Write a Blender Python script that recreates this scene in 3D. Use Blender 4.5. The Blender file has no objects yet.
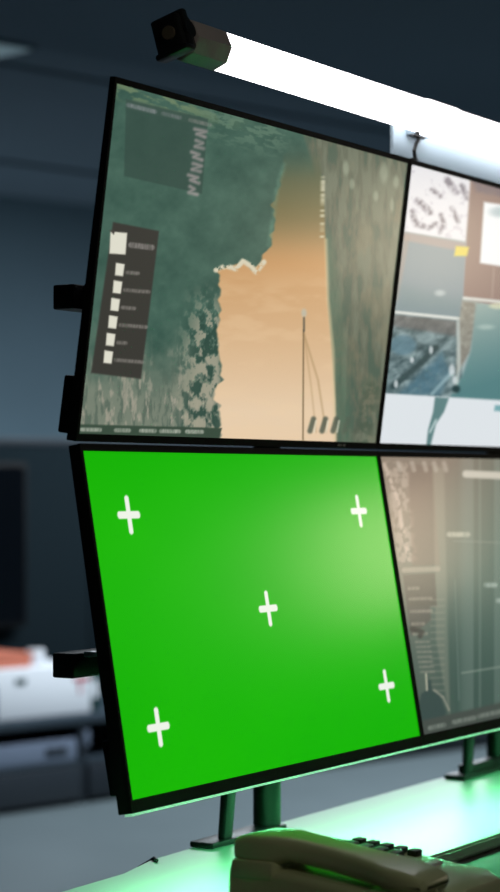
import bpy, bmesh, math, random
import numpy as np
from mathutils import Vector, Matrix
random.seed(4)
S = bpy.context.scene
COL = S.collection
Z0 = 1.19                                   # height of the joint line between the two rows of screens
CAM = Vector((-1.6624, -1.2135, Z0 - .0361)); YAW = 1.0197; PITCH = .0160; FPX = 2131.5
TA, TB = .1309, .1739                       # forward tilt of the upper row, backward tilt of the lower row
PW, PH = .598, .336
FW = Vector((math.sin(YAW), math.cos(YAW), 0)); RT = Vector((math.cos(YAW), -math.sin(YAW), 0))

# ---------------------------------------------------------------- helpers
def link(o, parent=None):
    COL.objects.link(o)
    if parent: o.parent = parent
    return o
def tag(o, label=None, cat=None, group=None, kind=None):
    if label: o['label'] = label
    if cat: o['category'] = cat
    if group: o['group'] = group
    if kind: o['kind'] = kind
    return o
def empty(name, loc=(0, 0, 0), rot=(0, 0, 0)):
    o = bpy.data.objects.new(name, None); o.empty_display_size = .05
    o.location = loc; o.rotation_euler = rot
    return link(o)
def new(): return bmesh.new()
def bx(bm, x0, x1, y0, y1, z0, z1, bev=0, seg=2, M=None):
    t = bmesh.new(); bmesh.ops.create_cube(t, size=1)
    for v in t.verts:
        v.co = Vector(((x0+x1)/2+v.co.x*(x1-x0), (y0+y1)/2+v.co.y*(y1-y0), (z0+z1)/2+v.co.z*(z1-z0)))
    if bev: bmesh.ops.bevel(t, geom=t.edges[:], offset=bev, segments=seg, affect='EDGES', profile=.5)
    merge(bm, t, M)
def merge(bm, t, M=None):
    if M is not None: t.transform(M)
    me = bpy.data.meshes.new('t'); t.to_mesh(me); t.free(); bm.from_mesh(me); bpy.data.meshes.remove(me)
def cyl(bm, p0, p1, r0, r1=None, n=28, bev=0):
    p0 = Vector(p0); p1 = Vector(p1); r1 = r0 if r1 is None else r1
    t = bmesh.new(); L = (p1-p0).length
    bmesh.ops.create_cone(t, cap_ends=True, segments=n, radius1=r0, radius2=r1, depth=L)
    if bev:
        es = [e for e in t.edges if abs(e.verts[0].co.z-e.verts[1].co.z) < 1e-6]
        bmesh.ops.bevel(t, geom=es, offset=bev, segments=2, affect='EDGES', profile=.5)
    q = (p1-p0).to_track_quat('Z', 'Y')
    merge(bm, t, Matrix.Translation((p0+p1)/2) @ q.to_matrix().to_4x4())
def tube(bm, pts, r, n=10):
    for a, b in zip(pts[:-1], pts[1:]): cyl(bm, a, b, r, n=n)
    for p in pts[1:-1]:
        t = bmesh.new(); bmesh.ops.create_uvsphere(t, u_segments=n, v_segments=6, radius=r); merge(bm, t, Matrix.Translation(p))
def hull8(bm, q, bev=0):
    """q: 8 corners, four of one end then four of the other end, same winding"""
    t = bmesh.new(); v = [t.verts.new(p) for p in q]
    for f in ((0,1,2,3), (7,6,5,4), (0,4,5,1), (1,5,6,2), (2,6,7,3), (3,7,4,0)): t.faces.new([v[i] for i in f])
    bmesh.ops.recalc_face_normals(t, faces=t.faces[:])
    if bev: bmesh.ops.bevel(t, geom=t.edges[:], offset=bev, segments=2, affect='EDGES', profile=.5)
    merge(bm, t)
def loft(bm, rings):
    t = bmesh.new(); R = [[t.verts.new(p) for p in r] for r in rings]
    n = len(R[0])
    for a, b in zip(R[:-1], R[1:]):
        for i in range(n): t.faces.new((a[i], a[(i+1) % n], b[(i+1) % n], b[i]))
    t.faces.new(R[0][::-1]); t.faces.new(R[-1])
    bmesh.ops.recalc_face_normals(t, faces=t.faces[:]); merge(bm, t)
def obj(name, bm, m, parent=None, smooth=True):
    me = bpy.data.meshes.new(name); bm.to_mesh(me); bm.free(); me.materials.append(m)
    if smooth:
        for p in me.polygons: p.use_smooth = True
        me.set_sharp_from_angle(angle=math.radians(35))
    return link(bpy.data.objects.new(name, me), parent)

def lin(c):
    c = np.asarray(c, float)/255.
    return np.where(c <= .04045, c/12.92, ((c+.055)/1.055)**2.4)
def mat(name, rgb, rough=.5, metal=0, bump=0, bscale=60, var=0, vscale=8, spec=.5):
    m = bpy.data.materials.new(name); m.use_nodes = True; nt = m.node_tree; b = nt.nodes['Principled BSDF']
    c = (*lin(rgb), 1)
    b.inputs['Base Color'].default_value = c; b.inputs['Roughness'].default_value = rough
    b.inputs['Metallic'].default_value = metal; b.inputs['Specular IOR Level'].default_value = spec
    tc = nt.nodes.new('ShaderNodeTexCoord')
    if var:
        n = nt.nodes.new('ShaderNodeTexNoise'); n.inputs['Scale'].default_value = vscale; n.inputs['Detail'].default_value = 5
        r = nt.nodes.new('ShaderNodeValToRGB')
        r.color_ramp.elements[0].color = (*[x*(1-var) for x in c[:3]], 1); r.color_ramp.elements[0].position = .3
        r.color_ramp.elements[1].color = (*[min(1, x*(1+var)) for x in c[:3]], 1); r.color_ramp.elements[1].position = .7
        nt.links.new(tc.outputs['Object'], n.inputs['Vector']); nt.links.new(n.outputs['Fac'], r.inputs['Fac']); nt.links.new(r.outputs['Color'], b.inputs['Base Color'])
    if bump:
        n = nt.nodes.new('ShaderNodeTexNoise'); n.inputs['Scale'].default_value = bscale; n.inputs['Detail'].default_value = 4
        u = nt.nodes.new('ShaderNodeBump'); u.inputs['Strength'].default_value = bump; u.inputs['Distance'].default_value = .002
        nt.links.new(tc.outputs['Object'], n.inputs['Vector']); nt.links.new(n.outputs['Fac'], u.inputs['Height']); nt.links.new(u.outputs['Normal'], b.inputs['Normal'])
    return m
def emis(name, rgb, s):
    m = bpy.data.materials.new(name); m.use_nodes = True; b = m.node_tree.nodes['Principled BSDF']
    b.inputs['Base Color'].default_value = (.8, .8, .8, 1)
    b.inputs['Emission Color'].default_value = (*rgb, 1); b.inputs['Emission Strength'].default_value = s
    return m
M = {
 'black': mat('black_plastic', (5, 5, 6), .6, spec=.25, bump=.15, bscale=400),
 'blackm': mat('black_powder_coat', (20, 21, 22), .45, bump=.2, bscale=300),
 'post': mat('grey_painted_steel', (24, 34, 28), .35, bump=.1, bscale=200),
 'trim': mat('satin_aluminium_trim', (225, 228, 228), .3, .3),
 'cap': mat('grey_end_cap', (176, 164, 164), .5, bump=.2, bscale=200),
 'socket': mat('dim_socket', (96, 84, 70), .6),
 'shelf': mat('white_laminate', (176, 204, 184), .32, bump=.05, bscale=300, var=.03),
 'desk': mat('brown_desk_laminate', (46, 45, 38), .7, var=.12, vscale=14),
 'phone': mat('beige_phone_plastic', (188, 192, 150), .24, bump=.04, bscale=500),
 'key': mat('dark_phone_keys', (34, 34, 30), .35),
 'lcd': mat('phone_lcd', (72, 80, 66), .15),
 'wall': mat('blue_grey_wall', (86, 108, 120), .8, var=.05, vscale=2),
 'ceil': mat('dark_teal_ceiling', (82, 98, 110), .85, var=.06, vscale=1),
 'floor': mat('blue_grey_floor', (92, 104, 108), .45, var=.05, vscale=3),
 'part': mat('dark_partition_cloth', (22, 32, 37), .9, bump=.2, bscale=300, spec=.05),
 'bench': mat('slate_bench', (50, 62, 72), .45, var=.06),
 'benchd': mat('slate_bench_dark', (30, 38, 46), .5),
 'silver': mat('grey_silver_device', (118, 130, 150), .35, .2),
 'white': mat('white_card', (222, 226, 232), .6),
 'orange': mat('terracotta_card', (196, 112, 88), .6),
 'teal': mat('dark_teal_plastic', (18, 58, 56), .5),
 'red': mat('red_print', (178, 40, 60), .6),
 'pale_band': mat('added_band_grey', (142, 160, 170), .6, .0),
}

# ---------------------------------------------------------------- what the screens show
def noise(x, y, seed=0):
    xi = np.floor(x).astype(np.int64); yi = np.floor(y).astype(np.int64); xf = x-xi; yf = y-yi
    def h(a, b):
        n = (a*374761393 + b*668265263 + seed*1274126177) & 0xffffffff
        n = ((n ^ (n >> 13))*1274126177) & 0xffffffff
        return ((n ^ (n >> 16)) & 0xffff)/65535.
    u = xf*xf*(3-2*xf); v = yf*yf*(3-2*yf)
    return (h(xi, yi)*(1-u)+h(xi+1, yi)*u)*(1-v)+(h(xi, yi+1)*(1-u)+h(xi+1, yi+1)*u)*v
def fbm(x, y, seed=0, o=4):
    s = 0; a = .5; t = 0
    for k in range(o): s = s+a*noise(x, y, seed+k*17); t += a; x = x*2.03+5; y = y*2.03+3; a *= .55
    return s/t
def sst(a, b, x):
    t = np.clip((x-a)/(b-a), 0, 1); return t*t*(3-2*t)
class Pic:
    """a picture sampled at the points X, Y of a screen"""
    def __init__(s, X, Y): s.X, s.Y = X, Y; s.c = np.zeros(X.shape+(3,))
    def mix(s, m, col):
        m = np.clip(m, 0, 1)[..., None]; s.c = s.c*(1-m)+np.asarray(col, float)*m
    def poly(s, pts, soft=1.):
        """antialiased polygon mask"""
        P = np.array(pts, float); ins = np.zeros(s.X.shape, bool); d = np.full(s.X.shape, 1e9)
        for (x0, y0), (x1, y1) in zip(P, np.roll(P, -1, 0)):
            if y0 != y1:
                c = ((s.Y >= y0) != (s.Y >= y1)) & (s.X < (x1-x0)*(s.Y-y0)/(y1-y0)+x0); ins ^= c
            L = (x1-x0)**2+(y1-y0)**2+1e-9; t = np.clip(((s.X-x0)*(x1-x0)+(s.Y-y0)*(y1-y0))/L, 0, 1)
            d = np.minimum(d, np.hypot(s.X-x0-t*(x1-x0), s.Y-y0-t*(y1-y0)))
        return sst(-soft, soft, np.where(ins, d, -d))
    def seg(s, pts, w, soft=.8):
        d = np.full(s.X.shape, 1e9)
        for (x0, y0), (x1, y1) in zip(pts[:-1], pts[1:]):
            L = (x1-x0)**2+(y1-y0)**2+1e-9; t = np.clip(((s.X-x0)*(x1-x0)+(s.Y-y0)*(y1-y0))/L, 0, 1)
            d = np.minimum(d, np.hypot(s.X-x0-t*(x1-x0), s.Y-y0-t*(y1-y0)))
        return 1-sst(w/2-soft/2, w/2+soft, d)
    def blob(s, cx, cy, rx, ry, soft=.3): return 1-sst(1-soft, 1+soft, np.hypot((s.X-cx)/rx, (s.Y-cy)/ry))
    def words(s, x, y, w, h, slope, col, a=.8, seed=0):
        """a line of small unreadable lettering"""
        k = fbm((s.X-x)*.9+seed*9, s.Y*.2+seed, seed+3, 2)
        s.mix(s.seg([(x, y), (x+w, y+w*slope)], h, 1.2)*(.3+.75*k)*a*.85, col)
    def grad(s, c0, c1, t): t = np.clip(t, 0, 1)[..., None]; return np.asarray(c0, float)*(1-t)+np.asarray(c1, float)*t

def pic_river(p):
    X, Y = p.X, p.Y
    n1 = fbm(X/22, Y/22, 1); n2 = fbm(X/6, Y/6, 2); n3 = fbm(X/3.2, Y/14, 3)
    p.c = p.grad((50, 80, 70), (76, 108, 94), n1*1.1+(n2-.5)*.35)
    # top corner: pale mossy shore
    ty = 86+(X-118)*.27
    m = (1-sst(4, 18, Y-ty))*sst(.42, .62, fbm(X/14, (Y-ty)/5, 8)); p.mix(m*.6*(1-sst(170, 270, X)), (132, 148, 108))
    m = (1-sst(5, 40, Y-ty))*sst(.5, .62, fbm(X/10, (Y-ty)/4, 9))*sst(190, 220, X)*(1-sst(270, 300, X)); p.mix(m*.5, (112, 140, 118))
    # lower left: grey reed-like ground
    m = sst(320, 405, Y+(n1-.5)*50)*(1-sst(210, 235, X)); p.mix(m*.85, (128, 134, 118))
    p.mix(m*sst(.45, .65, n3)*.7, (82, 98, 86)); p.mix(m*sst(.55, .75, fbm(X/4, Y/16, 12))*.7, (172, 164, 148))
    # rocks beside the water
    m = sst(170, 205, X-(Y-340)*-.12)*sst(275, 330, Y)*(1-sst(216, 224, X)); r = fbm(X/6, Y/9, 21)
    p.mix(m*sst(.5, .6, r)*.85, (164, 160, 140)); p.mix(m*(1-sst(.4, .48, r))*.85, (44, 72, 62))
    # right bank: brown green land with streaks
    land = p.poly([(300, 120), (420, 150), (380, 450), (333, 450), (331, 380), (326, 330), (322, 250), (318, 180)], 3)
    p.mix(land, (98, 104, 88)); st = fbm(X/5, Y/26, 31)
    p.mix(land*sst(.45, .7, st)*.75, (114, 122, 104)); p.mix(land*(1-sst(.3, .47, st))*.8, (76, 96, 82))
    p.mix(land*sst(.5, .7, fbm(X/16, Y/30, 33))*.3, (140, 128, 102))
    p.mix(land*p.seg([(325, 240), (333, 300), (338, 360), (344, 440)], 12, 8)*(.4+.6*n2)*.8, (84, 112, 92))
    p.mix(land*p.seg([(372, 390), (362, 440)], 14, 8)*sst(.4, .6, n2)*.6, (70, 86, 70))
    for cx, cy, rx, ry in ((346, 168, 3, 7), (384, 173, 4, 10), (396, 182, 3, 6), (352, 184, 2.5, 5), (376, 196, 2.5, 5), (392, 205, 2, 7)):
        p.mix(p.blob(cx, cy, rx, ry, .5)*.55, (160, 170, 148))
    # sand-coloured river
    wob = (noise(Y/5, X*0+3, 5)-.5)*5+(noise(Y/17, X*0+3, 6)-.5)*5
    riv = [(292, 140), (284, 165), (276, 190), (271, 225), (268, 247), (262, 262), (254, 270), (247, 262), (238, 264), (218, 271),
           (219, 300), (221, 315), (217, 345), (220, 380), (213, 396), (220, 412), (219, 450), (336, 450), (335, 400), (332, 350), (328, 305), (326, 250), (324, 200), (320, 155)]
    X0 = p.X; p.X = X0+wob*(X0 < 290); m = p.poly(riv, 1.6); p.X = X0
    top = p.grad((74, 92, 74), (120, 112, 76), (Y-150)/60); low = p.grad((200, 154, 104), (230, 204, 172), (Y-262)/150)
    sand = top*(1-sst(205, 268, Y))[..., None]+low*sst(205, 268, Y)[..., None]
    p.mix(m*sst(140, 185, Y), sand)
    p.mix(m*sst(262, 300, Y)*sst(.4, .7, fbm(X/40, Y/14, 41))*.25, (236, 206, 166))
    p.mix(p.seg([(284, 165), (277, 190), (272, 225), (269, 245)], 3, 3)*.45*n2*1.6, (110, 150, 126))
    # foam
    p.mix(p.seg([(216, 270), (226, 266), (236, 269), (243, 261), (251, 266), (256, 272), (264, 262)], 4, 2)*sst(.3, .5, fbm(X/3, Y/3, 51)), (214, 206, 180))
    p.mix(p.seg([(323, 178), (322, 238)], 3, 2.5)*sst(.3, .8, noise(Y/2.6, Y*0, 52))*.75, (210, 206, 178))
    p.mix(p.seg([(326, 240), (328, 300), (333, 350), (335, 440)], 2.5, 2)*.5, (216, 198, 158))
    # thin mast and its wires
    p.mix(p.seg([(303.5, 330), (303, 440)], 1.2)*.75, (104, 88, 62)); p.mix(p.blob(304, 313, 2.6, 4, .6)*.6, (176, 190, 184)); p.mix(p.seg([(304, 318), (304, 331)], 2)*.7, (84, 82, 70))
    p.mix(p.seg([(304, 334), (318, 380), (326, 432)], 1.5, 1.5)*.35, (150, 124, 84)); p.mix(p.seg([(304, 334), (311, 385), (316, 432)], 1.3, 1.5)*.25, (150, 124, 84))
    for cx in (311, 323, 334, 346, 357): p.mix(p.seg([(cx-1, 431), (cx+2.5, 419)], 4.2, 2)*(.85 if cx < 340 else .5), (84, 92, 78))
    for cx in (311, 323, 334): p.mix(p.seg([(cx+3, 432), (cx+5, 421)], 1.4, 1)*.6, (226, 222, 200))
    # title and dark window, top left
    p.mix(p.poly([(126, 99), (208, 119), (202, 194), (124, 176)], 1)*.72, (52, 74, 66))
    p.mix(p.poly([(126, 99), (208, 119), (207, 127), (126, 109)], 1)*.3, (70, 88, 80))
    p.words(128, 105, 27, 3.6, .25, (150, 152, 156)); p.words(163, 113.5, 17, 3.2, .25, (148, 146, 150), .6); p.words(190, 120, 20, 3.2, .25, (150, 146, 140), .7)
    for k in range(6):
        y = 129+k*11.5; x = 199-k*1.6
        p.mix(p.seg([(x-4+(k%2)*3, y), (x+7-(k%3)*2, y+2.5), (x-2, y+5+(k%2)), (x+6, y+8)], 2.2, 2.6)*(.55+.5*n2)*.8, (172, 158, 158))
    # legend
    p.mix(p.poly([(113, 222), (159, 231), (141, 379), (91, 373)], 1.2), (58, 57, 52))
    def icon(x, y, w, h): p.mix(p.poly([(x+1, y-h/2), (x+w+1.6, y-h/2+1.5), (x+w, y+h/2), (x, y+h/2-1)], .8), (222, 220, 204))
    icon(109.5, 243, 16, 23); p.words(131, 245, 21, 5, .12, (166, 160, 156)); p.mix(p.poly([(109, 230), (115, 231), (114, 235)], .5), (70, 66, 61))
    for k, w in enumerate((11, 24, 12, 26, 8, 27)):
        y = 269.5+k*17.5; x = 115-k*2.3; icon(x, y, 8, 13.5); p.words(x+12, y+3, w, 3, .08, (158, 152, 146), .8, k)
    # tool bar, bottom left
    p.mix(p.poly([(70, 424), (222, 428), (216, 450), (60, 445)], 1), (58, 76, 62))
    for x, w in ((82, 18), (116, 13), (141, 14), (161, 18), (187, 15)): p.words(x, 429.5+(x-82)*.02, w, 3.4, .02, (190, 194, 180), 1, int(x))

def pic_tiles(p):
    X, Y = p.X, p.Y
    n = fbm(X/9, Y/9, 3); n2 = fbm(X/3.5, Y/3.5, 4)
    p.c = p.grad((150, 168, 170), (190, 200, 200), n)  # glare wash is put into the pale picture colours
    # wall map, top left
    p.mix(p.poly([(405, 150), (474, 170), (466, 241), (402, 231)], 1.5), (224, 224, 228))
    for pts, w in (([(418, 201), (430, 212)], 5), ([(412, 212), (416, 224), (423, 226)], 4), ([(441, 215), (444, 224), (440, 232)], 2.6), ([(447, 180), (456, 192)], 5), ([(452, 208), (458, 222)], 2.6), ([(428, 228), (436, 224)], 3), ([(462, 186), (468, 198)], 4), ([(432, 190), (440, 196)], 3)):
        p.mix(p.seg(pts, w, 3)*(.35+.65*sst(.3, .6, n2))*.85, (108, 104, 118))
    p.mix(sst(.58, .75, fbm(X/6, Y/6, 9))*p.poly([(405, 150), (474, 170), (466, 241), (402, 231)], 2)*.4, (176, 172, 184))
    # light brown frames
    p.mix(p.poly([(471, 172), (510, 180), (510, 310), (462, 298), (467, 230)], 2), (136, 112, 106)); p.mix(p.poly([(470, 172), (510, 180), (510, 198), (476, 192)], 3)*.6*(.5+n2), (104, 96, 110))
    p.mix(p.poly([(484, 202), (512, 206), (512, 268), (480, 263)], 1.5), (232, 236, 238)); p.mix(p.seg([(494, 268), (492, 298)], 1)*.5, (176, 160, 150))
    p.mix(p.blob(500, 212, 10, 5, .6)*.5, (120, 150, 158))
    # grey-green chart with yellow square
    p.mix(p.poly([(404, 232), (466, 243), (462, 318), (396, 311)], 1.5), (128, 144, 152)); p.mix(p.poly([(404, 232), (466, 243), (465, 252), (403, 240)], 2)*.8, (166, 150, 146))
    p.mix(p.poly([(404, 234), (410, 236), (398, 300), (394, 300)], 2)*.6, (160, 144, 136)); p.mix(p.poly([(400, 285), (462, 300), (462, 318), (396, 311)], 9)*.5, (112, 138, 140))
    p.mix(p.poly([(456, 246), (469, 247), (467, 256), (454, 256)], 1.2), (218, 200, 84)); p.mix(p.blob(440, 293, 5, 3, .6)*.6, (206, 214, 212))
    p.mix(p.seg([(394, 312), (462, 319)], 2.4, 1), (214, 218, 212)); p.mix(p.seg([(464, 298), (512, 303)], 2.4, 1)*.9, (216, 220, 214))
    # aerial picture
    A = p.poly([(394, 314), (462, 321), (462, 398), (384, 394)], 1.5); a = fbm(X/7+Y/14, Y/6, 15)
    p.mix(A, p.grad((58, 80, 84), (150, 170, 172), a*1.5-.25)); p.mix(A*p.poly([(394, 314), (462, 321), (456, 336), (392, 326)], 3)*.7, (104, 100, 98))
    p.mix(A*p.blob(403, 345, 13, 10, .25)*.75, (92, 128, 142)); p.mix(A*p.blob(426, 338, 9, 6, .4)*.6, (150, 172, 174))
    p.mix(A*p.seg([(393, 386), (420, 364), (436, 348)], 5, 3)*.8, (44, 64, 66)); p.mix(A*p.poly([(398, 395), (442, 352), (450, 372), (440, 396)], 4)*.7*(.5+n2), (76, 114, 130)); p.mix(A*p.seg([(432, 394), (452, 372)], 2.5, 2)*.7, (156, 184, 190))
    for c in ((431, 350, 2, 4), (412, 360, 2, 3), (452, 370, 3, 6), (455, 380, 2.5, 4), (396, 384, 2, 4)): p.mix(p.blob(*c, .5)*.8, (214, 222, 224))
    # right: bank and teal water
    p.mix(p.poly([(462, 300), (480, 303), (470, 352), (456, 376), (458, 330)], 2), p.grad((116, 112, 104), (164, 166, 154), n2))
    p.mix(p.poly([(476, 303), (512, 306), (512, 402), (450, 398), (462, 376), (471, 350)], 2), p.grad((146, 168, 164), (84, 128, 130), (X*.3+Y-440)/90))
    p.mix(p.seg([(458, 322), (459, 370), (455, 392)], 2.5, 2)*.7, (196, 208, 204)); p.mix(p.blob(486, 327, 8, 2.5, .6)*.5, (190, 208, 200)); p.mix(p.blob(499, 306, 10, 3, .3)*.8, (206, 208, 178))
    p.mix(p.blob(456, 389, 4, 4, .5), (34, 60, 62))
    # pale band along the bottom with a winding inlet
    p.mix(p.poly([(378, 393), (512, 401), (512, 460), (370, 460)], 1.2), (222, 228, 232))
    p.mix(p.poly([(435, 397), (449, 398), (444, 412), (436, 424), (433, 436), (430, 448), (426, 448), (428, 430), (433, 412)], 1.2), (96, 130, 130))
    p.mix(p.poly([(495, 405), (512, 406), (512, 412), (494, 411)], 1), (120, 170, 176)); p.mix(p.seg([(430, 432), (436, 420)], 1.6, 1)*.7, (210, 226, 226))

def pic_grey(p):
    X, Y = p.X, p.Y
    p.c = p.grad((136, 122, 108), (78, 104, 94), (Y-470+(X-440)*1.1)/150)
    p.c = p.c*(1-.18*sst(560, 720, Y))[..., None]
    p.mix(p.poly([(400, 600), (430, 600), (450, 735), (410, 745)], 14)*.25, (130, 124, 112))
    p.mix(sst(.5, .8, noise(X/4, Y*0, 3))*.18*sst(450, 470, X), (176, 190, 180))
    # left: column of clutter
    p.mix(p.poly([(386, 462), (408, 463), (416, 560), (398, 566)], 4)*sst(.42, .6, fbm(X/4, Y/5, 7))*.55, (190, 172, 156))
    p.mix(p.seg([(384, 464), (398, 500), (404, 540), (410, 562)], 3, 2)*sst(.4, .55, fbm(X/3, Y/4, 8))*.7, (206, 186, 170))
    p.mix(p.poly([(408, 464), (432, 466), (440, 565), (412, 566)], 2)*.45, (118, 98, 86))
    p.mix(p.poly([(433, 466), (444, 468), (450, 720), (436, 640)], 2)*.3, (172, 166, 146))
    for x in (398, 412, 424, 434, 444): p.mix(p.seg([(x, 463), (x+2, 470)], 3.5, 2)*.6, (184, 172, 158))
    p.mix(p.seg([(466, 474), (512, 476)], 6.5, 1.5), (200, 194, 180)); p.words(449, 534.5, 19, 4.2, 0, (206, 202, 182), 1)
    p.mix(p.seg([(454, 541), (512, 543)], .9)*.4, (150, 158, 146)); p.words(486, 585, 9, 4, 0, (196, 208, 198), .9); p.words(498, 600.5, 12, 4, 0, (196, 208, 198), .9)
    # side panel with rows
    p.mix(p.seg([(404, 570), (438, 569)], 4.2, 1.5)*.6, (176, 164, 146)); p.mix(p.poly([(403, 575), (435, 573), (437, 606), (407, 607)], 1.2)*.75, (84, 82, 74)); p.mix(p.poly([(407, 607), (430, 606), (431, 620), (411, 636)], 1.2)*.7, (84, 82, 76))
    for y, w in ((588.5, 9), (599, 21), (611.5, 20), (624, 11), (634, 13)): p.words(409+(y-588)*.1, y, w, 2.6, -.03, (164, 158, 142), .8, int(y))
    p.mix(p.seg([(412, 629), (422, 632), (420, 636)], 4, 2)*.7, (52, 54, 50))
    for k in range(7): p.words(416+k*.8, 642+k*5, 13, 1.8, -.03, (156, 154, 138), .7, k)
    for k in range(16): p.mix(p.seg([(431, 600+k*6.5), (444, 599.5+k*6.5)], 1.2, 1)*.25, (166, 164, 146))
    # figure-like dark shape and bottom bar
    p.mix(p.poly([(419, 704), (421, 694), (427, 690), (428, 680), (431, 680), (432, 690), (440, 695), (446, 712), (440, 735), (424, 735)], 1.6), (58, 76, 72)); p.mix(p.seg([(427, 690), (426, 674)], 1.5, 1)*.7, (196, 192, 170)); p.mix(p.seg([(434, 690), (443, 697), (449, 710)], 1.8, 1)*.5, (170, 166, 150))
    p.mix(p.seg([(462, 673), (512, 665)], 1.4)*.5, (148, 162, 148)); p.mix(p.seg([(455, 580), (459, 700)], 1)*.3, (130, 150, 140))
    p.mix(p.poly([(416, 722), (512, 700), (512, 725), (418, 742)], 2), (70, 78, 72))
    for x, w in ((430, 14), (454, 20), (479, 22)): p.words(x, 729-(x-430)*.24+(-1), w, 4, -.22, (134, 144, 134), .9, x)

def pic_green(p, U, V):
    n = fbm(p.X/90, p.Y/90, 2, 2)
    p.c = np.ones(p.X.shape+(3,))*np.array((20, 180, 0.)) ; p.c[..., 0] += 8*(n-.5); p.c[..., 1] += 6*(n-.5)
    return p

# ---------------------------------------------------------------- screens and monitors
def plane_pt(row, s, L, dx=0):
    if row == 'u': return Vector((s+dx, -math.sin(TA)*L, Z0+math.cos(TA)*L))
    return Vector((s+dx, -math.sin(TB)*L, Z0-math.cos(TB)*L))
CP, SP = math.cos(PITCH), math.sin(PITCH)
cf = np.array((FW.x*CP, FW.y*CP, SP)); cr = np.array(RT); cu = np.cross(cr, cf)
def topx(P):
    d = P-np.array(CAM); z = d@cf; return 250+FPX*(d@cr)/z, 446-FPX*(d@cu)/z
def screen_mat(name):
    m = bpy.data.materials.new(name); m.use_nodes = True; nt = m.node_tree; b = nt.nodes['Principled BSDF']
    a = nt.nodes.new('ShaderNodeAttribute'); a.attribute_name = 'picture'
    b.inputs['Base Color'].default_value = (.012, .012, .013, 1); b.inputs['Roughness'].default_value = .21
    b.inputs['Specular IOR Level'].default_value = .6
    nt.links.new(a.outputs['Color'], b.inputs['Emission Color']); b.inputs['Emission Strength'].default_value = 1.0
    return m
SM = screen_mat('lit_screen')
CROSSES = [(129, 515), (359, 511), (268, 609), (158.5, 727), (386.5, 686)]
def screen(row, x0, w, parent, O, pic, nx=430, ny=330):
    s = np.linspace(0, w, nx); t = np.linspace(0, PH, ny)
    Sg, Tg = np.meshgrid(s, t)
    L0 = .0087 if row == 'u' else .0081
    L = L0+(Tg if row == 'u' else PH-Tg)
    a, sg = (TA, 1) if row == 'u' else (TB, -1)
    P = np.stack([x0+Sg, -math.sin(a)*L, Z0+sg*math.cos(a)*L], -1)
    X, Y = topx(P)
    p = Pic(X, Y)
    if pic is pic_green:
        pic_green(p, Sg, Tg)
        for cx, cy in CROSSES:
            k = np.unravel_index(np.argmin((X-cx)**2+(Y-cy)**2), X.shape); u0, v0 = Sg[k], Tg[k]
            du, dv = np.abs(Sg-u0), np.abs(Tg-v0); hl, hw = .0195, .0037
            d1 = np.hypot(np.maximum(du-hl+hw, 0), dv)-hw; d2 = np.hypot(du, np.maximum(dv-hl+hw, 0))-hw
            p.mix(1-sst(-.0006, .0008, np.minimum(d1, d2)), (238, 244, 232))
    else: pic(p)
    me = bpy.data.meshes.new('screen'); Pv = (P-np.array(O)).reshape(-1, 3)
    idx = np.arange(nx*ny).reshape(ny, nx); f = np.stack([idx[:-1, :-1], idx[:-1, 1:], idx[1:, 1:], idx[1:, :-1]], -1).reshape(-1, 4)
    me.from_pydata(Pv.tolist(), [], f.tolist())
    at = me.color_attributes.new('picture', 'FLOAT_COLOR', 'POINT')
    c = np.ones((nx*ny, 4)); c[:, :3] = lin(np.clip(p.c, 0, 255)).reshape(-1, 3); at.data.foreach_set('color', c.ravel().astype(np.float32))
    me.materials.append(SM); me.update()
    return link(bpy.data.objects.new('screen', me), parent)

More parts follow.
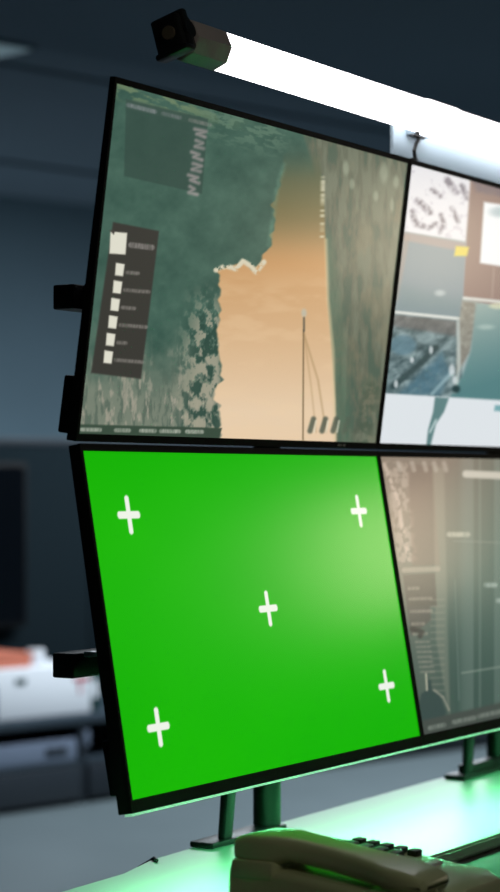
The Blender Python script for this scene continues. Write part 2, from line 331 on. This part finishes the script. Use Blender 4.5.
GAP = .0095
MINT = emis('mint_glow_trim', (.34, .95, .52), .55)  # added glow in place of desk light on the lower trim
def monitor(row, x0, pic, label, PW=PW):
    """flat monitor; local frame: origin at its lower edge, screen facing the operator"""
    up = row == 'u'; a = TA if up else TB
    L0 = .0087 if up else .0081
    bl, br = .0042, .0042                                     # side bezels
    ib, ob = (L0-.0005), (.006 if up else .0125)                     # bezel towards the joint, bezel away from it
    W0, W1 = x0-bl, x0+PW+br
    La, Lb = L0-ib+.0006, L0+PH+ob
    def pt(x, L, d):                                          # d: distance behind the screen face
        sg = 1 if up else -1
        n = Vector((0, math.cos(a), math.sin(a))) if up else Vector((0, math.cos(a), -math.sin(a)))
        return Vector((x, -math.sin(a)*L, Z0+sg*math.cos(a)*L))+n*d
    O = pt((W0+W1)/2, La if up else Lb, .006)
    e = empty('monitor', O); tag(e, label, 'monitor', 'wall of four monitors')
    P = lambda x, L, d: pt(x, L, d)-O
    da, db = (.0108, .0055) if up else (.0128, .0150)
    # shell behind the glass
    b = new(); hull8(b, [P(W0, La, .001), P(W1, La, .001), P(W1, La, da), P(W0, La, da), P(W0, Lb, .001), P(W1, Lb, .001), P(W1, Lb, db), P(W0, Lb, db)], .0008)
    obj('back_shell', b, M['black'], e)
    # bezel: four strips around the glass
    b = new(); f = -.0012
    for (xa, xb, l0, l1) in ((W0, x0, La, Lb), (x0+PW, W1, La, Lb), (x0, x0+PW, La, L0), (x0, x0+PW, L0+PH, Lb)):
        hull8(b, [P(xa, l0, f), P(xb, l0, f), P(xb, l0, .0015), P(xa, l0, .0015), P(xa, l1, f), P(xb, l1, f), P(xb, l1, .0015), P(xa, l1, .0015)])
    obj('bezel', b, M['black'], e)
    screen(row, x0, PW, e, O, pic)
    # rear electronics housing, near the lower edge of each monitor
    lo, hi = (.005, .062) if up else (L0+PH-.058, L0+PH-.004)
    b = new(); hull8(b, [P(x0+.03, lo, .006), P(x0+PW-.03, lo, .006), P(x0+PW-.03, lo, .048), P(x0+.03, lo, .048), P(x0+.03, hi, .006), P(x0+PW-.03, hi, .006), P(x0+PW-.03, hi, .047), P(x0+.03, hi, .047)], .002)
    obj('rear_housing', b, M['black'], e)
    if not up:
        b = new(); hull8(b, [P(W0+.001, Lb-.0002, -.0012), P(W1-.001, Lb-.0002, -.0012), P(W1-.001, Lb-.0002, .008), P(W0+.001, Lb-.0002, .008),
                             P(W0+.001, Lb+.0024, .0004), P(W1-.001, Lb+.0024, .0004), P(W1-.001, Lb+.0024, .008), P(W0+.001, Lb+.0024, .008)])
        tag(obj('glow_trim', b, MINT, e, False), 'thin mint trim along the lower edge, its glow added')  # plain trim given an added glow
    else:
        b = new(); xm = x0+PW*.845
        for k, w in enumerate((.004, .003, .005)):
            xx = xm+k*.006; hull8(b, [P(xx, La+.0025, f-.0004), P(xx+w, La+.0025, f-.0004), P(xx+w, La+.0025, f), P(xx, La+.0025, f), P(xx, La+.005, f-.0004), P(xx+w, La+.005, f-.0004), P(xx+w, La+.005, f), P(xx, La+.005, f)])
        obj('maker_mark', b, M['cap'], e)
    # square plate on the back for the mount
    Lc = .155 if up else .20
    b = new(); hull8(b, [P(x0+PW/2-.05, Lc-.05, .006), P(x0+PW/2+.05, Lc-.05, .006), P(x0+PW/2+.05, Lc-.05, .018), P(x0+PW/2-.05, Lc-.05, .018), P(x0+PW/2-.05, Lc+.05, .006), P(x0+PW/2+.05, Lc+.05, .006), P(x0+PW/2+.05, Lc+.05, .018), P(x0+PW/2-.05, Lc+.05, .018)], .001)
    obj('mounting_plate', b, M['blackm'], e)
    return e
monitor('u', -.0045, pic_river, 'upper left monitor showing an aerial picture of a sandy river with a legend', PW+.0045)
monitor('u', PW+GAP, pic_tiles, 'upper right monitor showing map and chart tiles paled by painted glare, cut by the frame')
monitor('l', .0014, pic_green, 'lower monitor with a bright green screen and five white crosses')
monitor('l', PW+GAP+.0014, pic_grey, 'lower right monitor with a dim grey-green interface and text rows')

# ---------------------------------------------------------------- the steel frame carrying the monitors
SH = Z0-.451                                                    # top of the white shelf
XP = (.505, 1.15)
st = empty('monitor_stand', (.8, .095, SH)); tag(st, 'black and grey steel stand with two round posts carrying the monitors', 'stand')
def loc(o):                                                     # parts are written in world space
    o.location = Vector(o.location)-Vector(o.parent.location) if o.parent else o.location; return o
for xp in XP:
    b = new(); cyl(b, (xp, .095, SH+.008), (xp, .095, Z0+.30), .0165, n=40); loc(obj('post', b, M['post'], st))
    b = new(); bx(b, xp-.145, xp+.018, .078, .110, SH, SH+.007, .002); bx(b, xp-.12, xp, .084, .100, SH+.005, SH+(.006 if xp < 1 else .018), .0004); loc(obj('foot', b, M['blackm'], st))
    # slanted brace from the foot up to the post
    b = new(); x = xp-(.105 if xp < 1 else .118)
    hull8(b, [(x-.010, .082, SH+.006), (x+.008, .082, SH+.006), (x+.008, .092, SH+.006), (x-.010, .092, SH+.006),
              (x+.026, .084, SH+.22), (x+.046, .084, SH+.22), (x+.046, .098, SH+.22), (x+.026, .098, SH+.22)], .002)
    bx(b, x+.026, xp, .084, .098, SH+.21, SH+.235, .002)
    loc(obj('brace', b, M['blackm'], st))
for zc in (Z0+.148, Z0-.222):
    b = new(); bx(b, .060, 1.27, .0525, .0785, zc-.0125, zc+.0125, .002)
    loc(obj('crossbar', b, M['blackm'], st))
    up = zc > Z0
    for xm in (PW/2, PW*1.5+GAP):
        b = new(); y0 = .0015 if up else -.0165
        bx(b, xm-.03, xm+.03, y0, .053, zc-.02, zc+.02, .003); loc(obj('monitor_bracket', b, M['blackm'], st))
for (z) in (Z0+.148, Z0-.222):
    b = new(); bx(b, .078, .092, .044, .0528, z+.008, z+.0135, .001)
    loc(obj('bar_clip', b, M['silver'], st))

# ---------------------------------------------------------------- tube lamp over the monitors
ly, lz = -.045, Z0+.404
lamp = empty('tube_lamp', (.7, ly, lz)); tag(lamp, 'glowing white tube lamp with black clamp above the monitors', 'lamp')
b = new(); cyl(b, (-.532, 0, 0), (.62, 0, 0), .0202, n=40, bev=.001); cyl(b, (-.058, 0, 0), (.014, 0, 0), .0215, n=40, bev=.001); obj('tube', b, emis('white_tube_light', (1, .97, 1), 5), lamp)
b = new(); cyl(b, (-.594, 0, 0), (-.530, 0, 0), .0225, n=8, bev=.003); tag(obj('end_cap', b, M['cap'], lamp), 'grey end cap')
b = new(); bx(b, -.618, -.592, -.0165, .0165, -.0175, .0185, .004); bx(b, -.622, -.604, -.021, .018, -.023, -.016, .003)
bx(b, -.612, -.602, -.020, .020, -.020, .0225, .003); bx(b, -.602, -.588, -.012, .013, .016, .0215, .003)
cyl(b, (-.604, -.020, .001), (-.604, -.016, .001), .009, n=20); b.transform(Matrix.Rotation(math.radians(-16), 4, 'X')); obj('end_clamp', b, M['blackm'], lamp)
b = new(); cyl(b, (-.621, -.003, .001), (-.617, -.003, .001), .007, n=20); obj('socket', b, M['socket'], lamp)
b = new(); cyl(b, (.62, 0, 0), (.68, 0, 0), .0235, n=24, bev=.003); obj('end_cap', b, M['cap'], lamp)
# hook holding the tube to the tops of the monitors
for xh in (-.082, .5):
    b = new()
    tube(b, [Vector((xh, .0, -.055)), Vector((xh-.003, .0, -.045)), Vector((xh+.002, 0, -.036)), Vector((xh+.010, 0, -.028))], .0024)
    bx(b, xh-.008, xh+.022, -.003, .005, -.028, -.0255, .001); tube(b, [Vector((xh+.006, 0, -.026)), Vector((xh+.006, 0, -.0205))], .003)
    bx(b, xh-.005, xh+.005, -.002, .005, -.0555, -.0535, .0008)
    obj('hook', b, M['blackm'], lamp)
# pale strip added for the bright band below the tube
b = new(); bx(b, -.092, .62, .024, .030, -.078, -.010, .002); bx(b, -.092, .62, .024, .040, -.082, -.077, .001); bx(b, -.06, -.02, .012, .030, -.02, -.012, .001)
tag(obj('pale_band', b, M['pale_band'], lamp), 'pale blue-grey strip added for the bright band under the tube')

# ---------------------------------------------------------------- desk, shelf, phone
dk = empty('desk', (.9, -.34, 0)); tag(dk, 'brown desk standing under the monitors and the phone', 'desk')
DT = SH-.016
b = new(); bx(b, -1.5, 1.5, -.48, .455, DT-.03, DT-.0005, .003); obj('desktop', b, M['desk'], dk)
for sx in (-1.42, 1.42):
    for sy in (-.4, .38):
        b = new(); bx(b, sx-.03, sx+.03, sy-.03, sy+.03, 0, DT-.03, .003); obj('leg', b, M['blackm'], dk)
b = new(); outline = [(-.55, -.150), (2.35, -.150), (2.35, .122), (1.0, .122), (.42, .112), (.27, .104), (.19, .084), (-.55, .058)]
t = bmesh.new(); vs = [t.verts.new((x, y, DT)) for x, y in outline]; fc = t.faces.new(vs); r = bmesh.ops.extrude_face_region(t, geom=[fc])
bmesh.ops.translate(t, vec=(0, 0, SH-DT-.0002), verts=[v for v in r['geom'] if isinstance(v, bmesh.types.BMVert)])
bmesh.ops.recalc_face_normals(t, faces=t.faces[:]); bmesh.ops.bevel(t, geom=t.edges[:], offset=.003, segments=2, affect='EDGES'); merge(b, t)
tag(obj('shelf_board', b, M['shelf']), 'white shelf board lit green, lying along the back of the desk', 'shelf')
b = new(); tube(b, [Vector((.262, .088, SH+.002)), Vector((.272, .098, SH+.0022)), Vector((.278, .108, SH-.003)), Vector((.280, .124, SH-.012)), Vector((.282, .128, DT-.04)), Vector((.285, .128, DT-.30))], .002)
tag(obj('cable', b, M['blackm']), 'short black cable slipping over the back edge of the shelf', 'cable')

ph = empty('desk_phone', (.062, -.268, DT)); tag(ph, 'olive-beige corded desk phone in front of the monitors, handset on its near side', 'phone')
def rrect(x0, x1, z0, z1, y, r, n=4):
    pts = []
    for cx, cz, a0 in ((x1-r, z1-r, 0), (x0+r, z1-r, 90), (x0+r, z0+r, 180), (x1-r, z0+r, 270)):
        for k in range(n+1):
            a = math.radians(a0+90*k/n); pts.append((cx+r*math.cos(a), y, cz+r*math.sin(a)))
    return pts
b = new()                                                       # wedge body, taller at the back
loft(b, [rrect(-.082+i, .100-i, .002+i*.3, h+.040-i*.3, y-.012 if y > 0 else y, .008) for y, h, i in ((.104, .034, .009), (.098, .044, .001), (.04, .040, 0), (-.04, .0325, 0), (-.090, .027, 0), (-.102, .022, .003), (-.106, .015, .009))])
obj('body', b, M['phone'], ph)
for y0, y1 in ((.040, .084), (-.098, -.05)):                    # raised cradle walls under the handset
    h = .085 if y0 > 0 else .069
    b = new(); bx(b, -.083, -.012, y0, y1, h-.014, h+.003, .003); obj('cradle', b, M['phone'], ph)
b = new(); hr = []                                              # handset: thick ends, arched grip
for y, w, z0, z1 in ((.108, .018, .052, .066), (.105, .024, .047, .072), (.09, .026, .046, .076), (.06, .0255, .046, .0765), (.045, .022, .054, .0755), (.03, .020, .052, .074), (0, .019, .0485, .0705), (-.03, .020, .044, .0665), (-.05, .023, .042, .0635), (-.065, .026, .035, .061), (-.09, .026, .033, .056), (-.105, .024, .034, .051), (-.109, .018, .038, .046)):
    hr.append(rrect(-.05-w*1.15, -.05+w*1.15, z0+.038-(.004 if -.06 < y < .05 else 0), z1+.034, -.109+(y+.109)*.90, min(.008, (z1-z0)*.42, w*.4)))
loft(b, hr); obj('handset', b, M['phone'], ph)
tilt = math.atan2(.044-.027, .188)
TM = lambda x, y: Matrix.Translation((x+.018, y, .067+(y+.090)*math.tan(tilt))) @ Matrix.Rotation(tilt, 4, 'X')
b = new(); bx(b, -.0095, .066, -.012, .016, -.002, .0035, .002, M=TM(.0, .068)); obj('display_surround', b, M['key'], ph)
b = new(); bx(b, .004, .058, -.010, .010, .0028, .0045, .001, M=TM(.0, .068)); obj('display', b, M['lcd'], ph)
for r_ in range(4):
    for c_ in range(3):
        b = new(); bx(b, -.008, .008, -.006, .006, -.001, .008, .002, M=TM(.004+c_*.020, .040-r_*.016)); obj('key', b, M['key'], ph)
for r_ in range(5):
    b = new(); bx(b, -.007, .007, -.005, .005, -.001, .007, .0015, M=TM(.068, .044-r_*.015)); obj('side_key', b, M['key'], ph)
b = new(); bx(b, .004, .060, -.005, .005, -.001, .004, .0015, M=TM(.0, -.045)); obj('label_strip', b, M['white'], ph)
b = new(); pts = [Vector((-.05, -.105, .077)), Vector((-.05, -.114, .06)), Vector((-.05, -.120, .024))]
for k in range(90):
    a = k*1.05; s_ = k/90; pts.append(Vector((-.045-.06*math.sin(s_*3.1)+.005*math.cos(a), -.124-.02*math.sin(s_*6.2)+.0*a+s_*.03, .008+.005*math.sin(a))))
tube(b, pts, .0016, 6); obj('coiled_cord', b, M['phone'], ph)

# ---------------------------------------------------------------- the room behind
A = math.radians(13)
RM = Matrix.Rotation(-A, 4, 'Z')                                   # room turned against the monitors
U = Vector((math.cos(A), -math.sin(A), 0)); N = Vector((math.sin(A), math.cos(A), 0))
def ray(px, depth): return Vector((CAM.x, CAM.y, 0))+FW*depth+RT*((px-250)/FPX*depth)
B0 = ray(0, 7.35)                                                  # a floor point on the front of the low bench
def room_empty(name, u, n, z=0): return empty(name, B0+U*u+N*n+Vector((0, 0, z)), (0, 0, -A))
def struct(name, u0, u1, n0, n1, z0, z1, m, bev=0):
    b = new(); bx(b, u0, u1, n0, n1, z0, z1, bev); ob = obj(name, b, m); ob.location = B0; ob.rotation_euler = (0, 0, -A)
    return tag(ob, kind='structure')
CH = 2.55; BN = 2.4; UL, UR, FN = -9.3, 5.5, -8.2
struct('floor', UL, UR, FN, BN, -.1, 0, M['floor'])
struct('ceiling', UL, UR, FN, BN, CH, CH+.1, M['ceil'])
struct('wall_back', UL, UR, BN, BN+.12, 0, CH, M['wall'])
struct('wall_right', UR, UR+.12, FN, BN, 0, CH, M['wall'])
struct('wall_left', UL-.12, UL, FN, BN, 0, CH, M['wall'])
struct('wall_front', UL, UR, FN-.12, FN, 0, CH, M['wall'])
struct('baseboard_back', UL, UR, BN-.015, BN, 0, .09, M['benchd'])
struct('trim_1', UL, UR, BN-.9, BN-.6, CH-.015, CH, M['ceil'])         # beam under the ceiling
struct('trim_2', UL, UR, BN-2.6, BN-2.45, CH-.012, CH, M['ceil'])

pt_ = room_empty('office_partition', 1.6, .56); tag(pt_, 'dark cloth office partition standing behind the low bench', 'partition')
for k in range(5):
    b = new(); bx(b, -3.5+k*1.4, -2.105+k*1.4, 0, .05, .04, 1.285, .004); obj('panel', b, M['part'], pt_)
b = new(); bx(b, -3.52, 3.5, -.004, .054, 1.285, 1.315, .003); obj('top_rail', b, M['benchd'], pt_)
for k in range(6):
    b = new(); bx(b, -3.5+k*1.4-.15, -3.5+k*1.4+.15 if k < 5 else 3.5, -.16, .2, 0, .04, .004); obj('foot', b, M['benchd'], pt_)
wd = room_empty('wall_display', .0, .50, .6); tag(wd, 'black switched-off display hanging on the partition at the far left', 'display')
b = new(); bx(b, -.5, .535, 0, .055, 0, .62, .006); obj('casing', b, M['black'], wd)
b = new(); bx(b, -.485, .52, -.002, .001, .018, .605); obj('panel', b, mat('dark_glass', (4, 7, 12), .2), wd)

be = room_empty('storage_bench', .985, 0); tag(be, 'low slate storage bench against the partition, blurred behind the monitors', 'bench')
b = new(); bx(b, -3, 2.8, -.01, .49, .286, .320, .004); obj('top', b, M['bench'], be)
for k, xx in enumerate((-3, -1.8, -.62, .55, 1.7, 2.77)):
    b = new(); bx(b, xx, xx+.03, 0, .47, .0, .286, .002); obj('upright', b, M['benchd'], be)
b = new(); bx(b, -3, 2.8, .45, .47, .02, .286); obj('back_panel', b, M['benchd'], be)
b = new(); bx(b, -3, 2.8, 0, .45, .145, .16); obj('shelf', b, M['bench'], be)
for k, xx in enumerate((-2.965, -1.765, -.585, .585, 1.735)):
    w = (1.16, 1.14, 1.13, 1.11, 1.03)[k]
    b = new(); bx(b, xx, xx+w, -.012, .01, .02, .140, .003); d = obj('drawer', b, M['benchd'], be)
    b = new(); bx(b, xx+w/2-.09, xx+w/2+.09, -.024, -.012, .11, .118, .003); obj('handle', b, M['silver'], d)
# things in and on the bench
def put(name, u, n, z, label, cat, group=None): 
    e = room_empty(name, u, n, z); return tag(e, label, cat, group)
e = put('media_player', .01, .005, .1605, 'flat grey-silver device lying in the open slot of the bench', 'device')
b = new(); bx(b, -.32, .345, 0, .3, .0, .075, .004); obj('case', b, M['silver'], e)
b = new(); bx(b, .2, .3, -.003, .001, .02, .05, .001); obj('front_window', b, M['benchd'], e)
e = put('storage_box', .135, .02, .3205, 'large white box on the bench, with a small red mark', 'box')
b = new(); bx(b, -.44, .30, 0, .32, 0, .175, .004); obj('carton', b, M['white'], e)
b = new(); bx(b, .22, .29, -.002, .001, .115, .130); bx(b, .243, .252, -.002, .001, .07, .115); tag(obj('red_mark', b, M['red'], e), 'small red printed mark')
b = new(); bx(b, -.435, -.13, -.002, .001, .0, .12); obj('grey_panel', b, M['silver'], e)
b = new(); bx(b, -.05, .0, -.002, .001, .12, .14); obj('teal_mark', b, M['teal'], e)
e = put('flat_box', -.08, .06, .496, 'flat terracotta box lying on the large white box', 'box')
b = new(); bx(b, -.2, .27, 0, .22, 0, .035, .003); obj('tray', b, M['orange'], e)
b = new(); bx(b, -.203, .273, -.003, .223, .035, .05, .002); obj('lid', b, M['orange'], e)
e = put('paper_roll', .25, .11, .496, 'short white roll standing beside the terracotta box', 'roll')
b = new(); cyl(b, (0, 0, 0), (0, 0, .055), .032, n=32, bev=.004); obj('paper', b, M['white'], e)
b = new(); cyl(b, (0, 0, .0545), (0, 0, .0565), .012, n=20); obj('core', b, M['cap'], e)
e = put('binder', .47, .04, .3205, 'narrow dark teal binder standing right of the white box', 'binder')
b = new(); bx(b, -.025, .03, 0, .24, 0, .15, .004); obj('cover', b, M['teal'], e)
b = new(); bx(b, -.012, .016, -.001, .001, .05, .11); obj('spine_label', b, M['white'], e)
e = put('small_tag', .395, -.0045, .215, 'small pale tag fixed to the bench upright beside the device', 'tag')
b = new(); bx(b, -.01, .012, 0, .004, -.01, .045, .001); obj('card', b, M['silver'], e)

# far ceiling lamp
e = empty('ceiling_light', ray(0, 6.85)+Vector((0, 0, CH)), (0, 0, -A)); tag(e, 'dim teal ceiling light glowing at the far upper left', 'ceiling light')
b = new(); bx(b, -.13, .07, -.10, .10, -.012, 0, .003); obj('housing', b, M['ceil'], e)
b = new(); bx(b, -.115, .055, -.085, .085, -.016, -.011, .001); obj('diffuser', b, emis('teal_diffuser', (.25, .55, .65), .07), e)

# ---------------------------------------------------------------- light
def area(name, loc_, target, sx, sy, power, col):
    l = bpy.data.lights.new(name, 'AREA'); l.shape = 'RECTANGLE'; l.size = sx; l.size_y = sy; l.energy = power; l.color = col
    o = bpy.data.objects.new(name, l); o.location = loc_; o.rotation_euler = (Vector(target)-Vector(loc_)).to_track_quat('-Z', 'Y').to_euler(); return link(o)
lb = plane_pt('l', PW+.01, PH+.0081+.0125+.006)
area('trim_glow_fill', lb, lb+Vector((0, -.12, -1)), PW*2+.01, .006, 3.6, (.17, 1, .42))  # added lamp below the trim, brightens shelf, posts and phone
area('near_desk_fill', (-1.0, -1.9, CH-.05), (-.2, -.5, .7), 1, 1, 9, (1, .97, .78))  # unseen fill added to brighten the sides of the phone
fl = B0+U*1.5-N*.9
area('room_light_over_floor', (fl.x, fl.y, CH-.03), (fl.x, fl.y, 0), 4.5, .6, 190, (.84, .93, 1))
fl = B0+U*1.0+N*1.5
area('behind_partition_fill', (fl.x, fl.y, .3), (fl.x+N.x, fl.y+N.y, 1.5), 6, .3, 28, (.76, .9, 1))  # unseen uplight added to lift the back wall and ceiling
gp = Vector((.60, -.035, Z0-.115)); gn = Vector((0, -math.cos(TB), math.sin(TB)))      # where the lamp's glare falls on the green screen
gd = (gp-CAM).normalized(); gr = gd-2*gd.dot(gn)*gn
area('warm_lamp', gp+gr*2.7, gp, .28, .28, 1.35, (1, .84, .60))
w = bpy.data.worlds.new('world'); S.world = w; w.use_nodes = True
w.node_tree.nodes['Background'].inputs[0].default_value = (.32, .40, .46, 1); w.node_tree.nodes['Background'].inputs[1].default_value = .12

# ---------------------------------------------------------------- camera
c = bpy.data.cameras.new('camera'); c.sensor_fit = 'HORIZONTAL'; c.sensor_width = 36; c.lens = FPX/500*36
co = bpy.data.objects.new('camera', c); link(co)
f3 = Vector(cf); r3 = Vector(cr); u3 = Vector(cu)
co.matrix_world = Matrix(((r3.x, u3.x, -f3.x, CAM.x), (r3.y, u3.y, -f3.y, CAM.y), (r3.z, u3.z, -f3.z, CAM.z), (0, 0, 0, 1)))
c.clip_end = 60; c.dof.use_dof = True; c.dof.focus_distance = 2.2; c.dof.aperture_fstop = 9
S.camera = co
S.view_settings.view_transform = 'Standard'; S.view_settings.look = 'None'; S.view_settings.exposure = 0; S.view_settings.gamma = 1
